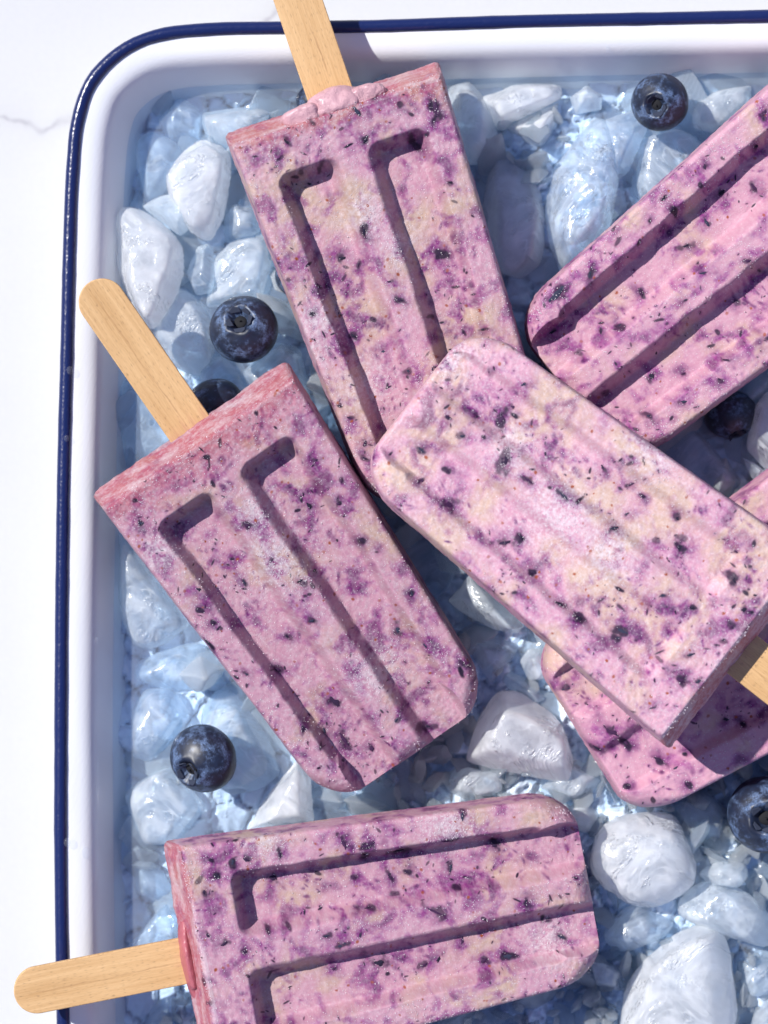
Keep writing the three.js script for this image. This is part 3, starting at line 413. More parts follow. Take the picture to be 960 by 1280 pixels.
// fruit dispersed in a frozen yoghurt base: cream and pink clouds, purple smears, juice round each berry skin, groove shade painted as juice streaks, seeds, frost
function popTexture(o, S, flakes) {
  const w = 832, h = 1152, SX = 0.104, SZ = 0.144, z0 = -0.022, x0 = -SX / 2, sd = o.seed * 13.7, r = rng(o.seed * 97 + 3);
  const juice = new Float32Array(w * h), dark = new Float32Array(w * h), seedA = new Float32Array(w * h);  // juice also holds the shade streaks painted along the grooves
  const splat = (buf, x, z, rx, rz, ang, k, hard, jag) => {
    const R = Math.max(rx, rz) * 2.2, i0 = Math.max(0, Math.floor((x - R - x0) / SX * w)), i1 = Math.min(w - 1, Math.ceil((x + R - x0) / SX * w)), j0 = Math.max(0, Math.floor((z - R - z0) / SZ * h)), j1 = Math.min(h - 1, Math.ceil((z + R - z0) / SZ * h)), ca = Math.cos(ang), sa = Math.sin(ang);
    for (let j = j0; j <= j1; j++) for (let i = i0; i <= i1; i++) {
      const X = x0 + i / w * SX - x, Z = z0 + j / h * SZ - z, a = (X * ca + Z * sa) / rx, b = (-X * sa + Z * ca) / rz, n = jag ? jag * 1.3 * noise((X + x) * 380, (Z + z) * 380, sd) + jag * 0.6 * noise((X + x) * 1000, (Z + z) * 1000, sd) : 0;
      const q = Math.hypot(a, b) + n, v = hard ? k * (1 - sstep(1 - hard, 1 + hard * 0.4, q)) : k * Math.exp(-q * q * 1.4);
      const t = j * w + i; buf[t] = Math.max(buf[t], v);
    }
  };
  for (const f of flakes) { splat(juice, f.x + f.dx, f.z + f.dz, f.a * 1.7 + 0.0009, f.b * 1.7 + 0.0011, f.ang, 0.6 + 0.4 * f.juicy, 0, 0.38); splat(dark, f.x, f.z, f.a * 0.9 + 0.0001, f.b * 0.9 + 0.0001, f.ang, 0.62 + 0.3 * f.juicy, 0.6, 0.9); }
  const clump = (x, z) => clamp(0.35 + 1.7 * noise(x * 70, z * 70, sd + 40));
  for (let k = 0; k < 170; k++) { const grooveShade = k % 3 === 0, x0r = (r() - 0.5) * 0.056, x = grooveShade ? Math.sign(x0r) * S.hw * (0.435 + (r() - 0.5) * 0.5) * 0.9 : x0r; const z0r = r() * S.L, z = z0r; if (r() > clump(x, z) + (grooveShade ? 0.3 : 0.1)) continue; const s = 0.0005 + 0.0014 * r() * r(), a = grooveShade ? 1.57 + (r() - 0.5) * 0.5 : r() * 3.14; for (let q = 0; q < 3; q++) splat(juice, x + (r() - 0.5) * 0.004, z + (r() - 0.5) * 0.004, s * (1 + 1.4 * r()), s * (0.5 + 0.6 * r()), a + r(), 0.4 + 0.55 * r(), 0, 0.4); }  // every third lies along a groove: fruit smear plus painted groove shade
  for (let k = 0; k < 560; k++) { const x = (r() - 0.5) * 0.06, z = r() * S.L, s = 0.00018 + r() * r() * r() * 0.00085; if (r() > clump(x, z)) continue; splat(dark, x, z, s * (1 + 1.6 * r()), s * (0.45 + 0.5 * r()), r() * 3.1, 0.65 + 0.35 * r(), 0.5, 0.5); if (r() < 0.6) splat(juice, x, z, s * 3.4, s * 3, 0, 0.3 + 0.4 * r(), 0, 0.5); }
  for (let k = 0; k < 84; k++) { const cx = (r() - 0.5) * 0.056, cz = r() * S.L; const s = 0.00022 + 0.00022 * r(); splat(seedA, cx, cz, s * 1.3, s, r() * 3, 0.55 + 0.45 * r(), 0.5, 0); }
  const patchy = o.patchAt = (x, z) => { let v = 0; for (const [a, b, q] of o.patchLocal) v = Math.max(v, Math.exp(-((x - a) ** 2 + (z - b) ** 2) / (q * q))); return v; };
  const map = tex(w, h, (d) => {
    const cream = C(213, 180, 163), pink = C(215, 160, 180), mauve = C(158, 66, 142), plum = C(84, 16, 86), ink = C(26, 15, 46), seed = C(164, 78, 44), red = C(190, 88, 100), frost = C(240, 228, 232);
    for (let j = 0; j < h; j++) for (let i = 0; i < w; i++) {
      const x = x0 + i / w * SX, z = z0 + j / h * SZ, o4 = (j * w + i) * 4, t0 = j * w + i;
      const wx = x + 0.0022 * noise(x * 130, z * 130, sd), wz = z + 0.0022 * noise(x * 130, z * 130, sd + 5);
      const n1 = fbm(wx * 75, wz * 75, sd + 2, 3), nb = fbm(wx * 60, wz * 60, sd + 19, 2), n2 = fbm(wx * 205, wz * 205, sd + 9, 4) * 1.15 + 0.42 * nb, n3 = noise(wx * 300, wz * 300, sd + 4), n4 = noise(x * 950, z * 950, sd), n5 = noise(x * 2100, z * 2100, sd + 8);
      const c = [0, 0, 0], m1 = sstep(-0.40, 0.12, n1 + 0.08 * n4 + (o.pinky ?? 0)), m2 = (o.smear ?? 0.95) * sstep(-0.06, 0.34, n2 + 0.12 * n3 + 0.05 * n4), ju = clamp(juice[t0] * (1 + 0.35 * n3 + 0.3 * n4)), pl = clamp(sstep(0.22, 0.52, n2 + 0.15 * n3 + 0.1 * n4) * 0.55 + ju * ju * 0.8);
      const dk = dark[t0], se = seedA[t0] * (1 - dk);
      const pw = patchy(x, z) * clamp(0.6 + 0.8 * n4 + 0.6 * n5 + 0.5 * n3), streak = z < 0.002 ? clamp(0.25 + 1.3 * noise(x * 130, z * 330, sd)) : 0; const end = sstep(o.endIn ?? 0.004, -0.0012, z + 0.0045 * n1 + 0.0025 * nb + 0.0008 * n4), fr = clamp(pw * 0.5 + streak * 0.4 + 0.12 * (o.frosty ?? 1) * (0.8 + 1.6 * n4 + 1.5 * n5) + 0.18 * sstep(0.45, 0.8, n5 + n4 * 0.4));
      for (let k = 0; k < 3; k++) {
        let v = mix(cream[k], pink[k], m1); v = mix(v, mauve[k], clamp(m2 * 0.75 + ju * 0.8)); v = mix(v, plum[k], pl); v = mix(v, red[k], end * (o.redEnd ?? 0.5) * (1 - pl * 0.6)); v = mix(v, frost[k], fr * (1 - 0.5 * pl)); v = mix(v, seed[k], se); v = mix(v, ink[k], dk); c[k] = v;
      }
      const tn = o.tone ?? 0.8; d[o4] = enc(c[0] * tn); d[o4 + 1] = enc(c[1] * tn); d[o4 + 2] = enc(c[2] * tn); d[o4 + 3] = 255;
    }
  }, true, [1 / SX, 1 / SZ]);
  map.offset.set(0.5, 0.022 / SZ);
  map.wrapS = map.wrapT = THREE.ClampToEdgeWrapping;
  return map;
}
const skinMats = [[0.016, 0.012, 0.032], [0.030, 0.014, 0.045], [0.028, 0.032, 0.065], [0.05, 0.016, 0.06]].map((c, i) => new THREE.MeshPhysicalMaterial({ color: col(c), roughness: 0.6, specularIntensity: 0.45, bumpMap: frostBump, bumpScale: 0.00012, name: 'berry skin' }));
const flakeGeos = [0, 1, 2, 3, 4, 5].map((k) => {                // scraps of skin: unit outline in x/z, 1 = half length
  const g = ico(2).clone(), p = g.attributes.position, r = rng(50 + k), q = r() * 50;
  for (let i = 0; i < p.count; i++) { const x = p.getX(i), y = p.getY(i), z = p.getZ(i), s = 1 + 0.85 * noise(x * 1.6 + q, z * 1.6, q) + 0.4 * noise(x * 3.6 + q, z * 3.6, 1); p.setXYZ(i, x * s, y * (1 + 0.8 * noise(x * 3, z * 3, q)), z * s); }
  const uv = new Float32Array(p.count * 2); for (let i = 0; i < p.count; i++) { uv[2 * i] = p.getX(i) * 0.003; uv[2 * i + 1] = p.getZ(i) * 0.003; }
  g.setAttribute('uv', new THREE.BufferAttribute(uv, 2)); g.computeVertexNormals(); return g;
});
const grainGeo = (() => { const g = new THREE.IcosahedronGeometry(1, 0), p = g.attributes.position; for (let i = 0; i < p.count; i++) p.setXYZ(i, p.getX(i), p.getY(i) * 0.8, p.getZ(i) * 1.2); g.computeVertexNormals(); return g; })();
const grainMat = new THREE.MeshPhysicalMaterial({ color: col([0.93, 0.88, 0.90]), roughness: 0.3, ior: 1.31, transmission: 0.4, thickness: 0, name: 'frost grains' });

function popsicle(o) {
  const pe = at(...o.end, o.yEnd), pt = at(...o.tip, o.yTip), axis = pt.clone().sub(pe), L = axis.length(); axis.normalize();
  const side = new THREE.Vector3(0, 1, 0).cross(axis).normalize(), up = axis.clone().cross(side).normalize();
  if (o.roll) { side.applyAxisAngle(axis, o.roll); up.applyAxisAngle(axis, o.roll); }
  const W = o.wEnd * scaleAt(o.yEnd) / 0.957, tipK = o.wTip * scaleAt(o.yTip) / 0.957 / W;
  const g = thing('popsicle', o.label, 'popsicle', 'blueberry popsicles on the ice');
  g.matrix.makeBasis(side, up, axis); g.quaternion.setFromRotationMatrix(g.matrix);
  g.position.copy(pe).addScaledVector(up, -T / 2);
  const S = popShape({ L, W, tip: tipK, seed: o.seed, groove: o.groove });
  // photo pixel -> local x, z on the top face
  g.updateMatrixWorld(true);
  const inv = g.matrixWorld.clone().invert(), eye = camera.position.clone().applyMatrix4(inv);
  const local = (px, py) => { const q = at(px, py, 0.02).applyMatrix4(inv), t = (T / 2 - eye.y) / (q.y - eye.y); return [eye.x + (q.x - eye.x) * t, eye.z + (q.z - eye.z) * t]; };
  o.patchLocal = (o.patches ?? []).map(([px, py, q]) => [...local(px, py), q * PX]);
  const r = rng(o.seed * 31 + 7), flakes = [];
  for (const [px, py, len, wid, deg] of o.skins) {
    const [x, z] = local(px, py), a = deg * Math.PI / 180, dir = new THREE.Vector3(Math.cos(a), 0, Math.sin(a)).transformDirection(inv);
    flakes.push({ x, z, a: len * 0.0001, b: wid * 0.0001, ang: Math.atan2(dir.z, dir.x), juicy: r(), dx: (r() - 0.5) * 0.002, dz: (r() - 0.5) * 0.002 });
  }
  for (let k = 0, n = o.more ?? 26; k < n; k++) { const z = 0.004 + r() * (L - 0.008), x = (r() - 0.5) * W * 0.86 * (1 - (1 - tipK) * z / L), s = 0.0004 + 0.0011 * r() * r(); if (r() < clamp(0.3 + 1.6 * noise(x * 70, z * 70, o.seed * 13.7 + 40)) && flakes.every((f) => Math.hypot(f.x - x, f.z - z) > 0.0035)) flakes.push({ x, z, a: s * (1.2 + 0.8 * r()), b: s * (0.5 + 0.4 * r()), ang: r() * 3.14, juicy: r(), dx: (r() - 0.5) * 0.002, dz: (r() - 0.5) * 0.002 }); }
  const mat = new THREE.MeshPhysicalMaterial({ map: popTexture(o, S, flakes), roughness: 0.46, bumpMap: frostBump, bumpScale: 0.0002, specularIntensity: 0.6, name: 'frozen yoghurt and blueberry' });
  mesh('frozen_bar', popGeometry(S, o), mat, g);
  const st = mesh('stick', stickGeo, woodMats[o.seed % 4], g); st.position.set(o.stickX ?? 0, 0, 0.112 - (o.stick ?? 0.047));
  // height of the surface, by undoing the taper
  const Y = (x, z) => S.topY(clamp(x / (1 - (1 - tipK) * z / L) / 0.957, -S.hw + 1e-4, S.hw - 1e-4), clamp(z, 1e-4, L - 1e-4));
  const nrm = (x, z) => { const e = 0.0005; return new THREE.Vector3(Y(x - e, z) - Y(x + e, z), 2 * e, Y(x, z - e) - Y(x, z + e)).normalize(); };
  const inPlan = (x, z, m) => { const k = 1 - (1 - tipK) * z / L, a = Math.abs(x) / k / 0.957, rr = S.R, dz = z - (L - rr), dx = a - (S.hw - rr); return z > m && z < L - m && a < S.hw - m && !(dz > 0 && dx > 0 && Math.hypot(dx, dz) > rr - m); };
  const qy = new THREE.Quaternion(), qn = new THREE.Quaternion(), upv = new THREE.Vector3(0, 1, 0);
  flakes.forEach((f, k) => {
    if (!inPlan(f.x, f.z, 0.0012)) return;
    const m = mesh('berry_skin', flakeGeos[k % 6], skinMats[Math.floor(r() * 4)], g);
    m.position.set(f.x, Y(f.x, f.z) - 0.00004, f.z); qn.setFromUnitVectors(upv, nrm(f.x, f.z)); qy.setFromAxisAngle(upv, -f.ang); m.quaternion.copy(qn).multiply(qy); m.scale.set(f.a * 0.58, 0.00016, f.b * 0.46);
  });
  // frost: loose grains on ribs, groove edges and rims
  const spots = [], want = o.grains ?? 5200; let guard = 0;
  while (spots.length < want && guard++ < want * 14) {
    const z = r() * L, x = (r() - 0.5) * W, n = nrm(x, z), edge = 1 - n.y; if (!inPlan(x, z, 0.0002)) continue;
    const X = x / (1 - (1 - tipK) * z / L) / 0.957, e = Math.min(S.hw - Math.abs(X), z), rib = Math.abs(Math.abs(X) / S.hw - 0.435) > 0.2 ? 1 : 0.25;
    const keep = 0.10 + 0.8 * o.patchAt(x, z) + 0.55 * Math.exp(-e / 0.0012) + 0.5 * clamp(noise(x * 110 + o.seed, z * 110, 3) * 1.8) * rib + 0.5 * Math.exp(-(((Math.abs(X) / S.hw - 0.19) / 0.03) ** 2)) + 0.5 * Math.exp(-(((Math.abs(X) / S.hw - 0.69) / 0.03) ** 2));
    if (r() < keep * (edge > 0.35 ? 0.3 : 1)) spots.push([x, Y(x, z), z, 0.00006 + 0.00012 * r() * r()]);
  }
  const im = new THREE.InstancedMesh(grainGeo, grainMat, spots.length), M = new THREE.Matrix4(), q = new THREE.Quaternion();
  spots.forEach(([x, y, z, s], i) => { q.setFromEuler(new THREE.Euler(r() * 6, r() * 6, r() * 6)); im.setMatrixAt(i, M.compose(new THREE.Vector3(x, y + s * 0.4, z), q, new THREE.Vector3(s, s, s))); });
  im.name = 'frost'; im.userData.kind = 'stuff'; im.castShadow = im.receiveShadow = true; g.add(im);
  // frozen spill round the stick
  if (o.spill) for (const sp of o.spill) {
    const m = mesh('frozen_spill', lump({ outline: sp.outline.map(([a, b]) => [a / 1000, b / 1000]), h: sp.h / 1000, seed: Math.round(o.seed * 9 + 50 + sp.at[0]), p: 7, rough: 0.16, fine: 0.06, tilt: 0.25, detail: 26, cuts: 1 }), spillMats[sp.mat], g);
    m.position.set(sp.at[0] / 1000, sp.at[1] / 1000, sp.at[2] / 1000);
  }
  return g;
}
const spillMats = { pink: C(194, 150, 158), red: C(168, 88, 98), plum: C(122, 58, 82) };
for (const k in spillMats) spillMats[k] = new THREE.MeshPhysicalMaterial({ color: col(spillMats[k]), roughness: 0.4, clearcoat: 0.4, clearcoatRoughness: 0.3, bumpMap: frostBump.clone(), bumpScale: 0.0004, name: 'frozen juice' });
for (const k in spillMats) { spillMats[k].bumpMap.repeat.set(0.7, 0.7); }

popsicle({ seed: 1, tone: 0.67, label: 'popsicle at the top whose stick leaves the picture over the tray rim', end: [420, 134], tip: [582, 609], yEnd: 0.056, yTip: 0.048, wEnd: 276, wTip: 234, redEnd: 0.75, endIn: 0.006, frosty: 1.2, grains: 5200, pinky: -0.06,
  skins: [[385, 140, 27, 13, 55], [352, 118, 8, 5, -30], [428, 114, 4, 2, 50], [466, 122, 12, 9, -20], [499, 130, 12, 8, 60], [457, 174, 17, 9, -70], [545, 134, 30, 13, 85], [447, 140, 18, 10, 50], [402, 205, 16, 9, -60], [515, 175, 26, 13, 50], [455, 290, 20, 9, 85], [553, 317, 26, 10, 28], [428, 322, 12, 9, 0], [487, 352, 9, 6, 0], [449, 330, 14, 4, -75], [500, 375, 13, 8, 20], [468, 399, 8, 5, 0], [540, 395, 12, 5, 0], [604, 412, 14, 4, -15], [511, 464, 11, 8, -10], [480, 440, 14, 8, 0], [456, 555, 13, 8, -60], [456, 573, 14, 5, 20], [437, 522, 12, 7, 0], [360, 350, 10, 5, 60], [398, 357, 12, 5, 40], [390, 392, 7, 5, 0], [442, 420, 16, 9, 30], [533, 168, 8, 6, 0], [563, 228, 8, 6, 0], [590, 270, 9, 5, 30], [376, 215, 10, 7, 40]],
  patches: [[500, 305, 22], [455, 270, 26], [395, 400, 24], [385, 440, 22], [460, 480, 26]],
  spill: [{ mat: 'pink', h: 7, at: [-9, 6.3, -1.6], outline: [[-5, 3], [-5.5, 0], [-3, -2.6], [1, -2.2], [5, -2.9], [6, 1], [3, 4]] }, { mat: 'pink', h: 8, at: [0, 6.2, -2.0], outline: [[-8, 3], [-7, -2], [-2, -3.4], [3, -3.2], [7, -2], [8, 2], [2, 4.5]] }, { mat: 'pink', h: 6, at: [8.5, 6.6, -1.2], outline: [[-5, 3], [-5, -1.6], [0, -2.4], [4, -1], [5.5, 1.6], [1, 3.4]] }] });
popsicle({ seed: 2, tone: 0.64, label: 'popsicle at the left with reddish stick end and its stick pointing to the upper left', end: [246, 552], tip: [521, 949], yEnd: 0.058, yTip: 0.046, wEnd: 288, wTip: 240, redEnd: 0.78, endIn: 0.0125, frosty: 1.25, grains: 5200, pinky: 0.08,
  skins: [[176, 654, 10, 8, 0], [169, 625, 5, 4, 0], [249, 737, 14, 9, 20], [250, 764, 16, 7, 20], [267, 778, 8, 6, 0], [306, 732, 14, 6, 60], [290, 703, 9, 6, 0], [308, 656, 14, 10, 30], [390, 776, 14, 7, -10], [349, 842, 14, 8, 30], [360, 800, 10, 7, 40], [420, 882, 26, 16, 30], [432, 930, 26, 10, 55], [467, 942, 10, 12, 60], [538, 914, 26, 11, 0], [500, 792, 9, 20, 0], [532, 808, 14, 9, 30], [407, 918, 12, 8, 70], [452, 676, 12, 7, 30], [388, 636, 12, 8, 50], [395, 575, 12, 8, 0], [423, 630, 8, 6, 0], [470, 690, 7, 4, 0], [515, 742, 10, 6, 60], [340, 700, 6, 5, 0], [577, 830, 14, 6, 60]], patches: [[345, 700, 38], [320, 640, 26], [470, 840, 30], [200, 690, 22]] });
popsicle({ seed: 3, tone: 0.74, label: 'popsicle at the right edge pointing down left with its stick end out of the picture', end: [1092, 184], tip: [711, 492], yEnd: 0.054, yTip: 0.049, wEnd: 285, wTip: 236, frosty: 0.8, grains: 5200, pinky: 0.1, smear: 1.0,
  skins: [[695, 368, 36, 17, -45], [737, 344, 20, 8, -75], [703, 392, 16, 9, -30], [829, 248, 12, 6, -60], [812, 276, 8, 6, 80], [843, 262, 12, 8, 50], [886, 276, 15, 9, 60], [946, 232, 15, 8, 50], [956, 140, 18, 8, -60], [880, 341, 20, 6, -10], [874, 328, 8, 6, -60], [855, 348, 5, 4, 0], [935, 326, 10, 8, 0], [948, 181, 8, 5, 0], [776, 406, 12, 9, 0], [858, 306, 22, 10, -20], [905, 238, 16, 9, -40], [767, 286, 6, 4, -60], [725, 440, 14, 9, 40], [817, 470, 9, 14, 20], [857, 466, 12, 5, -20], [899, 474, 10, 7, 30], [757, 490, 20, 9, -30], [811, 520, 14, 9, 40], [855, 502, 10, 8, 0], [908, 450, 12, 6, 20], [925, 375, 12, 7, 30]] });
popsicle({ seed: 5, tone: 0.8, label: 'popsicle at the lower right lying half hidden under the flat middle popsicle', end: [1146, 663], tip: [730, 923], yEnd: 0.042, yTip: 0.045, wEnd: 325, wTip: 250, frosty: 0.5, grains: 3600, pinky: 0.12, smear: 0.85, redEnd: 0.3, groove: 0.0032,
  skins: [[735, 881, 12, 6, 40], [747, 936, 14, 6, 25], [825, 951, 22, 9, 30], [845, 960, 10, 6, -30], [785, 930, 14, 8, 50], [765, 915, 28, 12, 20], [708, 862, 20, 7, -10], [858, 943, 7, 5, 0], [785, 984, 6, 5, 0], [860, 980, 12, 6, 40], [910, 900, 14, 8, 20], [930, 905, 10, 8, 0]] });
popsicle({ seed: 6, tone: 0.68, label: 'popsicle lying across the bottom with its stick pointing left over the rim', end: [249, 1205], tip: [743, 1107], yEnd: 0.055, yTip: 0.045, wEnd: 294, wTip: 230, redEnd: 0.8, endIn: 0.0015, frosty: 1.0, grains: 5200, pinky: 0.04, stick: 0.0465,
  skins: [[460, 1056, 26, 12, -20], [430, 1055, 22, 9, 65], [578, 1020, 8, 22, 0], [578, 1006, 9, 4, -10], [622, 1057, 10, 24, -20], [545, 1140, 38, 11, 20], [575, 1111, 14, 9, 30], [429, 1181, 22, 9, -20], [350, 1068, 7, 20, -10], [308, 1075, 14, 8, 20], [291, 1078, 7, 18, 0], [264, 1076, 10, 5, 0], [272, 1095, 12, 8, 40], [344, 1101, 12, 14, 0], [255, 1115, 9, 12, 0], [496, 1121, 10, 4, 0], [335, 1163, 14, 6, 80], [260, 1170, 6, 16, -20], [280, 1180, 14, 8, -30], [251, 1230, 14, 8, -20], [258, 1256, 22, 7, -10], [306, 1190, 10, 8, 0], [490, 1098, 10, 18, -20], [512, 1093, 10, 8, 20], [657, 1128, 14, 11, -50], [508, 1288, 12, 6, 0], [478, 1208, 24, 16, 0], [534, 1211, 14, 8, -30], [552, 1204, 14, 8, -60], [609, 1205, 12, 14, -60], [582, 1180, 14, 9, -80], [708, 1176, 14, 7, 20], [640, 1200, 26, 12, 0], [445, 1100, 12, 8, 20], [500, 1065, 22, 8, -10], [560, 1052, 24, 9, -10], [408, 1170, 14, 5, -10], [690, 1155, 8, 5, 0], [458, 1070, 14, 8, 20], [420, 1216, 12, 8, 20]],
  patches: [[330, 1050, 24], [560, 1035, 30], [690, 1180, 28]],
  spill: [{ mat: 'red', h: 9, at: [0, 0.5, -2.6], outline: [[-11, 2], [-11, -0.4], [-6, -1.5], [5, -1.8], [10, -0.4], [11, 2], [0, 3]] }] });
popsicle({ seed: 4, tone: 0.82, label: 'middle popsicle lying flat on top of the others with frosted pale face', end: [921, 810], tip: [516, 493], yEnd: 0.0735, yTip: 0.071, wEnd: 292, wTip: 240, redEnd: 0.9, endIn: 0.001, frosty: 1.3, grains: 6500, pinky: -0.1, groove: 0.0030, soft: 0.0034, smear: 0.65,
  skins: [[559, 522, 11, 7, 60], [560, 520, 8, 5, 0], [655, 480, 14, 8, -30], [627, 524, 12, 28, 30], [562, 522, 12, 6, 40], [527, 562, 16, 9, 30], [630, 575, 15, 32, 10], [562, 630, 26, 17, -30], [596, 520, 12, 8, 30], [632, 678, 30, 12, -10], [652, 672, 12, 10, 60], [667, 715, 14, 11, 0], [645, 740, 7, 6, 0], [755, 585, 12, 8, 60], [806, 620, 8, 5, 30], [851, 684, 13, 16, 0], [848, 648, 8, 12, -30], [821, 674, 16, 9, -30], [768, 660, 20, 9, -20], [700, 755, 14, 10, 20], [725, 773, 18, 12, 30], [780, 790, 34, 14, 30], [774, 798, 14, 8, 20], [914, 780, 10, 8, 30], [930, 762, 10, 12, -20], [940, 765, 6, 5, 0], [905, 800, 9, 8, 0], [938, 708, 6, 5, 0], [850, 850, 24, 12, 30], [873, 852, 12, 8, -40], [785, 642, 8, 5, -30], [866, 760, 8, 6, 0], [642, 508, 10, 8, 20], [578, 545, 10, 7, 0], [528, 600, 8, 12, 30], [790, 570, 6, 6, 0], [660, 600, 18, 7, 40], [705, 620, 22, 7, 40], [560, 590, 14, 8, 30], [944, 744, 8, 5, 0], [922, 690, 10, 6, 20]],
  patches: [[700, 640, 40], [640, 560, 26], [760, 690, 34], [560, 440, 30], [820, 560, 30]],
  spill: [{ mat: 'plum', h: 8, at: [-2, -2.5, -1.6], outline: [[-22, 2.4], [-20, -1], [-12, -2.6], [0, -2], [12, -2.8], [22, -0.6], [22, 2.4], [0, 3]] }] });

// ───────────────────────── blueberries ─────────────────────────
const berrySkin = tex(1024, 512, (d, w, h) => {
  const deep = [0.005, 0.008, 0.020], mid = [0.010, 0.020, 0.052], bloom = [0.15, 0.23, 0.40];
  for (let j = 0; j < h; j++) for (let i = 0; i < w; i++) {
    const a = i / w * 2 * Math.PI, b = j / h * Math.PI, x = Math.cos(a) * Math.sin(b), y = Math.cos(b), z = Math.sin(a) * Math.sin(b);
    const n = fbm(x * 1.6, y * 1.6, z * 1.6 + 4, 3), f = fbm(x * 7, y * 7, z * 7, 4), g = noise(x * 26, y * 26, z * 26), s = Math.max(0, noise(x * 13, y * 13, z * 13 + 9) - 0.25);
    const t = clamp(sstep(-0.12, 0.5, n + 0.45 * f + 0.1 * g)), q = clamp(t * (0.75 + 0.5 * g) - s * 1.4), o = (j * w + i) * 4;
    for (let k = 0; k < 3; k++) d[o + k] = enc(mix(mix(deep[k], mid[k], clamp(0.5 + f)), bloom[k], q * 0.85));
    d[o + 3] = 255;
  }
}, true);
const berryMat = new THREE.MeshPhysicalMaterial({ map: berrySkin, roughness: 0.5, clearcoat: 0.25, clearcoatRoughness: 0.35, name: 'blueberry skin' });
const crownMat = new THREE.MeshStandardMaterial({ color: col([0.004, 0.0045, 0.008]), roughness: 0.85, name: 'dry crown' });
const crownPale = new THREE.MeshStandardMaterial({ color: col([0.022, 0.03, 0.056]), roughness: 0.9, name: 'dusty crown' });
function berryGeos(seed) {
  const body = new THREE.SphereGeometry(1, 96, 72), p = body.attributes.position;
  for (let i = 0; i < p.count; i++) {
    const x = p.getX(i), y = p.getY(i), z = p.getZ(i), th = Math.acos(clamp(y, -1, 1)), az = Math.atan2(z, x);
    const pit = 0.30 * (1 - sstep(0.24, 0.42 + 0.05 * noise(Math.cos(az) * 3 + seed, Math.sin(az) * 3), th)), lip = 0.045 * Math.exp(-(((th - 0.47 - 0.03 * Math.cos(5 * az)) / 0.09) ** 2));
    const s = 1 - pit + lip * (0.8 + 0.4 * Math.cos(5 * az + seed)) + 0.022 * noise(x * 1.5 + seed, y * 1.5, z * 1.5) + 0.004 * noise(x * 9, y * 9, z * 9 + seed);
    p.setXYZ(i, x * s, y * s * 0.88, z * s);
  }
  body.computeVertexNormals();
  const lobes = [], hub = [];
  for (let k = 0; k < 5; k++) {                                  // five pointed sepals folded outwards round the pit
    const a = k / 5 * 6.283 + 0.3 * noise(k * 3.1, seed), sh = new THREE.Shape([[-0.15, -0.05], [-0.13, 0.03 + 0.03 * noise(k * 2.3, seed)], [-0.05, 0.10 + 0.06 * noise(k * 1.7, seed * 2)], [0.04, 0.07], [0.12, 0.04 + 0.04 * noise(k, seed * 3.3)], [0.15, -0.05]].map(([u, v]) => new THREE.Vector2(u, v)));
    const g = new THREE.ExtrudeGeometry(sh, { depth: 0.025, bevelEnabled: true, bevelSize: 0.012, bevelThickness: 0.01, bevelSegments: 1 });
    const rr = rng(seed * 40 + k), sc = 0.65 + 0.5 * rr(); g.scale(sc * (0.7 + 0.5 * rr()), sc, 0.8); g.rotateX(-Math.PI / 2 + 0.2 + 0.9 * rr()); g.rotateY(Math.PI + (rr() - 0.5) * 0.6); g.translate(0, 0.79 + 0.03 * rr(), 0.27 + 0.07 * rr()); g.rotateY(a + (rr() - 0.5) * 0.5); lobes.push(g);
  }
  const cone = new THREE.SphereGeometry(0.19, 14, 8).scale(1, 0.35, 1).translate(0, 0.60, 0), style = new THREE.CylinderGeometry(0.025, 0.03, 0.08, 8).translate(0, 0.70, 0);
  hub.push(cone, style);
  return { body, lobes: mergeGeometries(lobes.map((g) => { g.deleteAttribute('uv'); return g; })), hub: mergeGeometries(hub) };
}
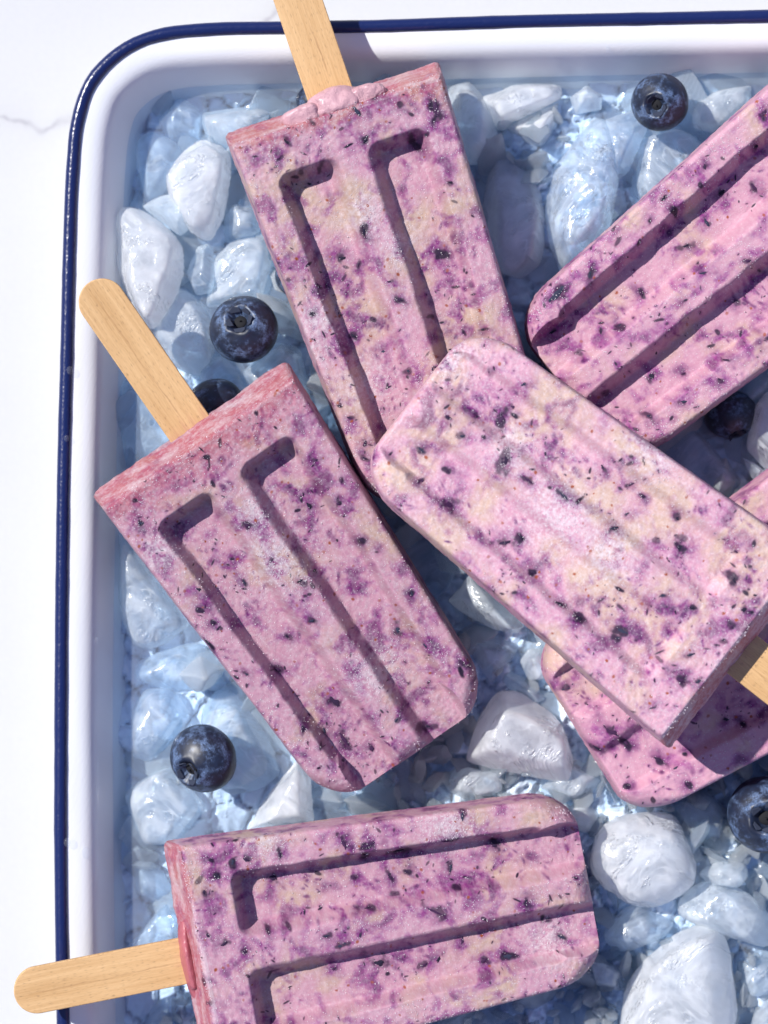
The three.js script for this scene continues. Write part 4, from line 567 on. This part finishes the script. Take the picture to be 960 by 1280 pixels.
const BERRIES = [   // [px, py, radius px, height of centre mm, crown offset in px, label]
  [305, 412, 43, 33, [-5, -13], 'blueberry with its crown up, on the ice between the left stick and top popsicle'],
  [268, 508, 38, 30, [30, 60], 'dark blueberry tucked behind the left popsicle beside its stick'],
  [254, 948, 43.5, 32, [-22, 18], 'dusty blueberry with crown at its lower left, left of the left popsicle tip'],
  [825, 128, 36, 33, [-10, 10], 'small mottled blueberry against the top wall at the top right'],
  [957, 1018, 48, 33, [-6, 2], 'blueberry cut off by the right edge at the lower right'],
  [913, 518, 33, 22, [10, 30], 'blueberry in dark shade under the right popsicle at the right edge'],
  [394, 126, 24, 25, [0, -40], 'blueberry mostly hidden beneath the stick end of the top popsicle'],
  [366, 345, 25, 24, [30, 0], 'blueberry mostly hidden beneath the left side of the top popsicle'],
];
BERRIES.forEach(([px, py, rp, ymm, [cx, cy], label], i) => {
  const y = ymm / 1000, R = rp * scaleAt(y), G = berryGeos(i + 1), t = thing('blueberry', label, 'blueberry', 'loose blueberries on the ice');
  mesh('skin', G.body, berryMat, t); mesh('crown', G.lobes, crownPale, t); mesh('crown_centre', G.hub, crownMat, t);
  t.position.copy(at(px, py, y)); t.scale.setScalar(R);
  const ox = cx / rp, oz = cy / rp, l = Math.hypot(ox, oz), k = l > 0.97 ? 0.97 / l : 1, d = new THREE.Vector3(ox * k, Math.sqrt(1 - Math.min(0.94, (ox * ox + oz * oz) * k * k)), oz * k).normalize();
  t.quaternion.setFromUnitVectors(new THREE.Vector3(0, 1, 0), d).multiply(new THREE.Quaternion().setFromAxisAngle(new THREE.Vector3(0, 1, 0), i * 1.3));
});

// ───────────────────────── water drops on the enamel ─────────────────────────
const dropMat = new THREE.MeshPhysicalMaterial({ color: col([0.97, 0.985, 1]), transmission: 0.96, thickness: 0, roughness: 0.05, ior: 1.33, name: 'water' });
const dropGeo = new THREE.SphereGeometry(1, 24, 12, 0, 6.2832, 0, Math.PI / 2);
for (const [px, py, y, r, label] of [
  [87, 463, 36.0, 1.0, 'water drop on the blue rim left of the upper left popsicle stick'],
  [83, 548, 35.9, 0.8, 'smaller water drop on the blue rim below the upper left stick'],
  [84, 1053, 35.8, 1.1, 'water drop on the blue rim above the bottom popsicle stick'],
  [108, 1066, 33.6, 1.5, 'flat water drop on the white lip above the bottom popsicle stick'],
  [121, 800, 32.6, 0.7, 'tiny water drop on the white lip left of the left popsicle'],
  [760, 62, 32.8, 0.8, 'tiny water drop on the top white lip above the top right blueberry'],
]) { const d = mesh('water_drop', dropGeo, dropMat); d.position.copy(at(px, py, y / 1000 - 0.0003)); d.scale.set(r * 0.0008, r * 0.0006, r * 0.0011); tag(d, label, 'water drop', 'water drops on the enamel'); }

renderer.render(scene, camera);
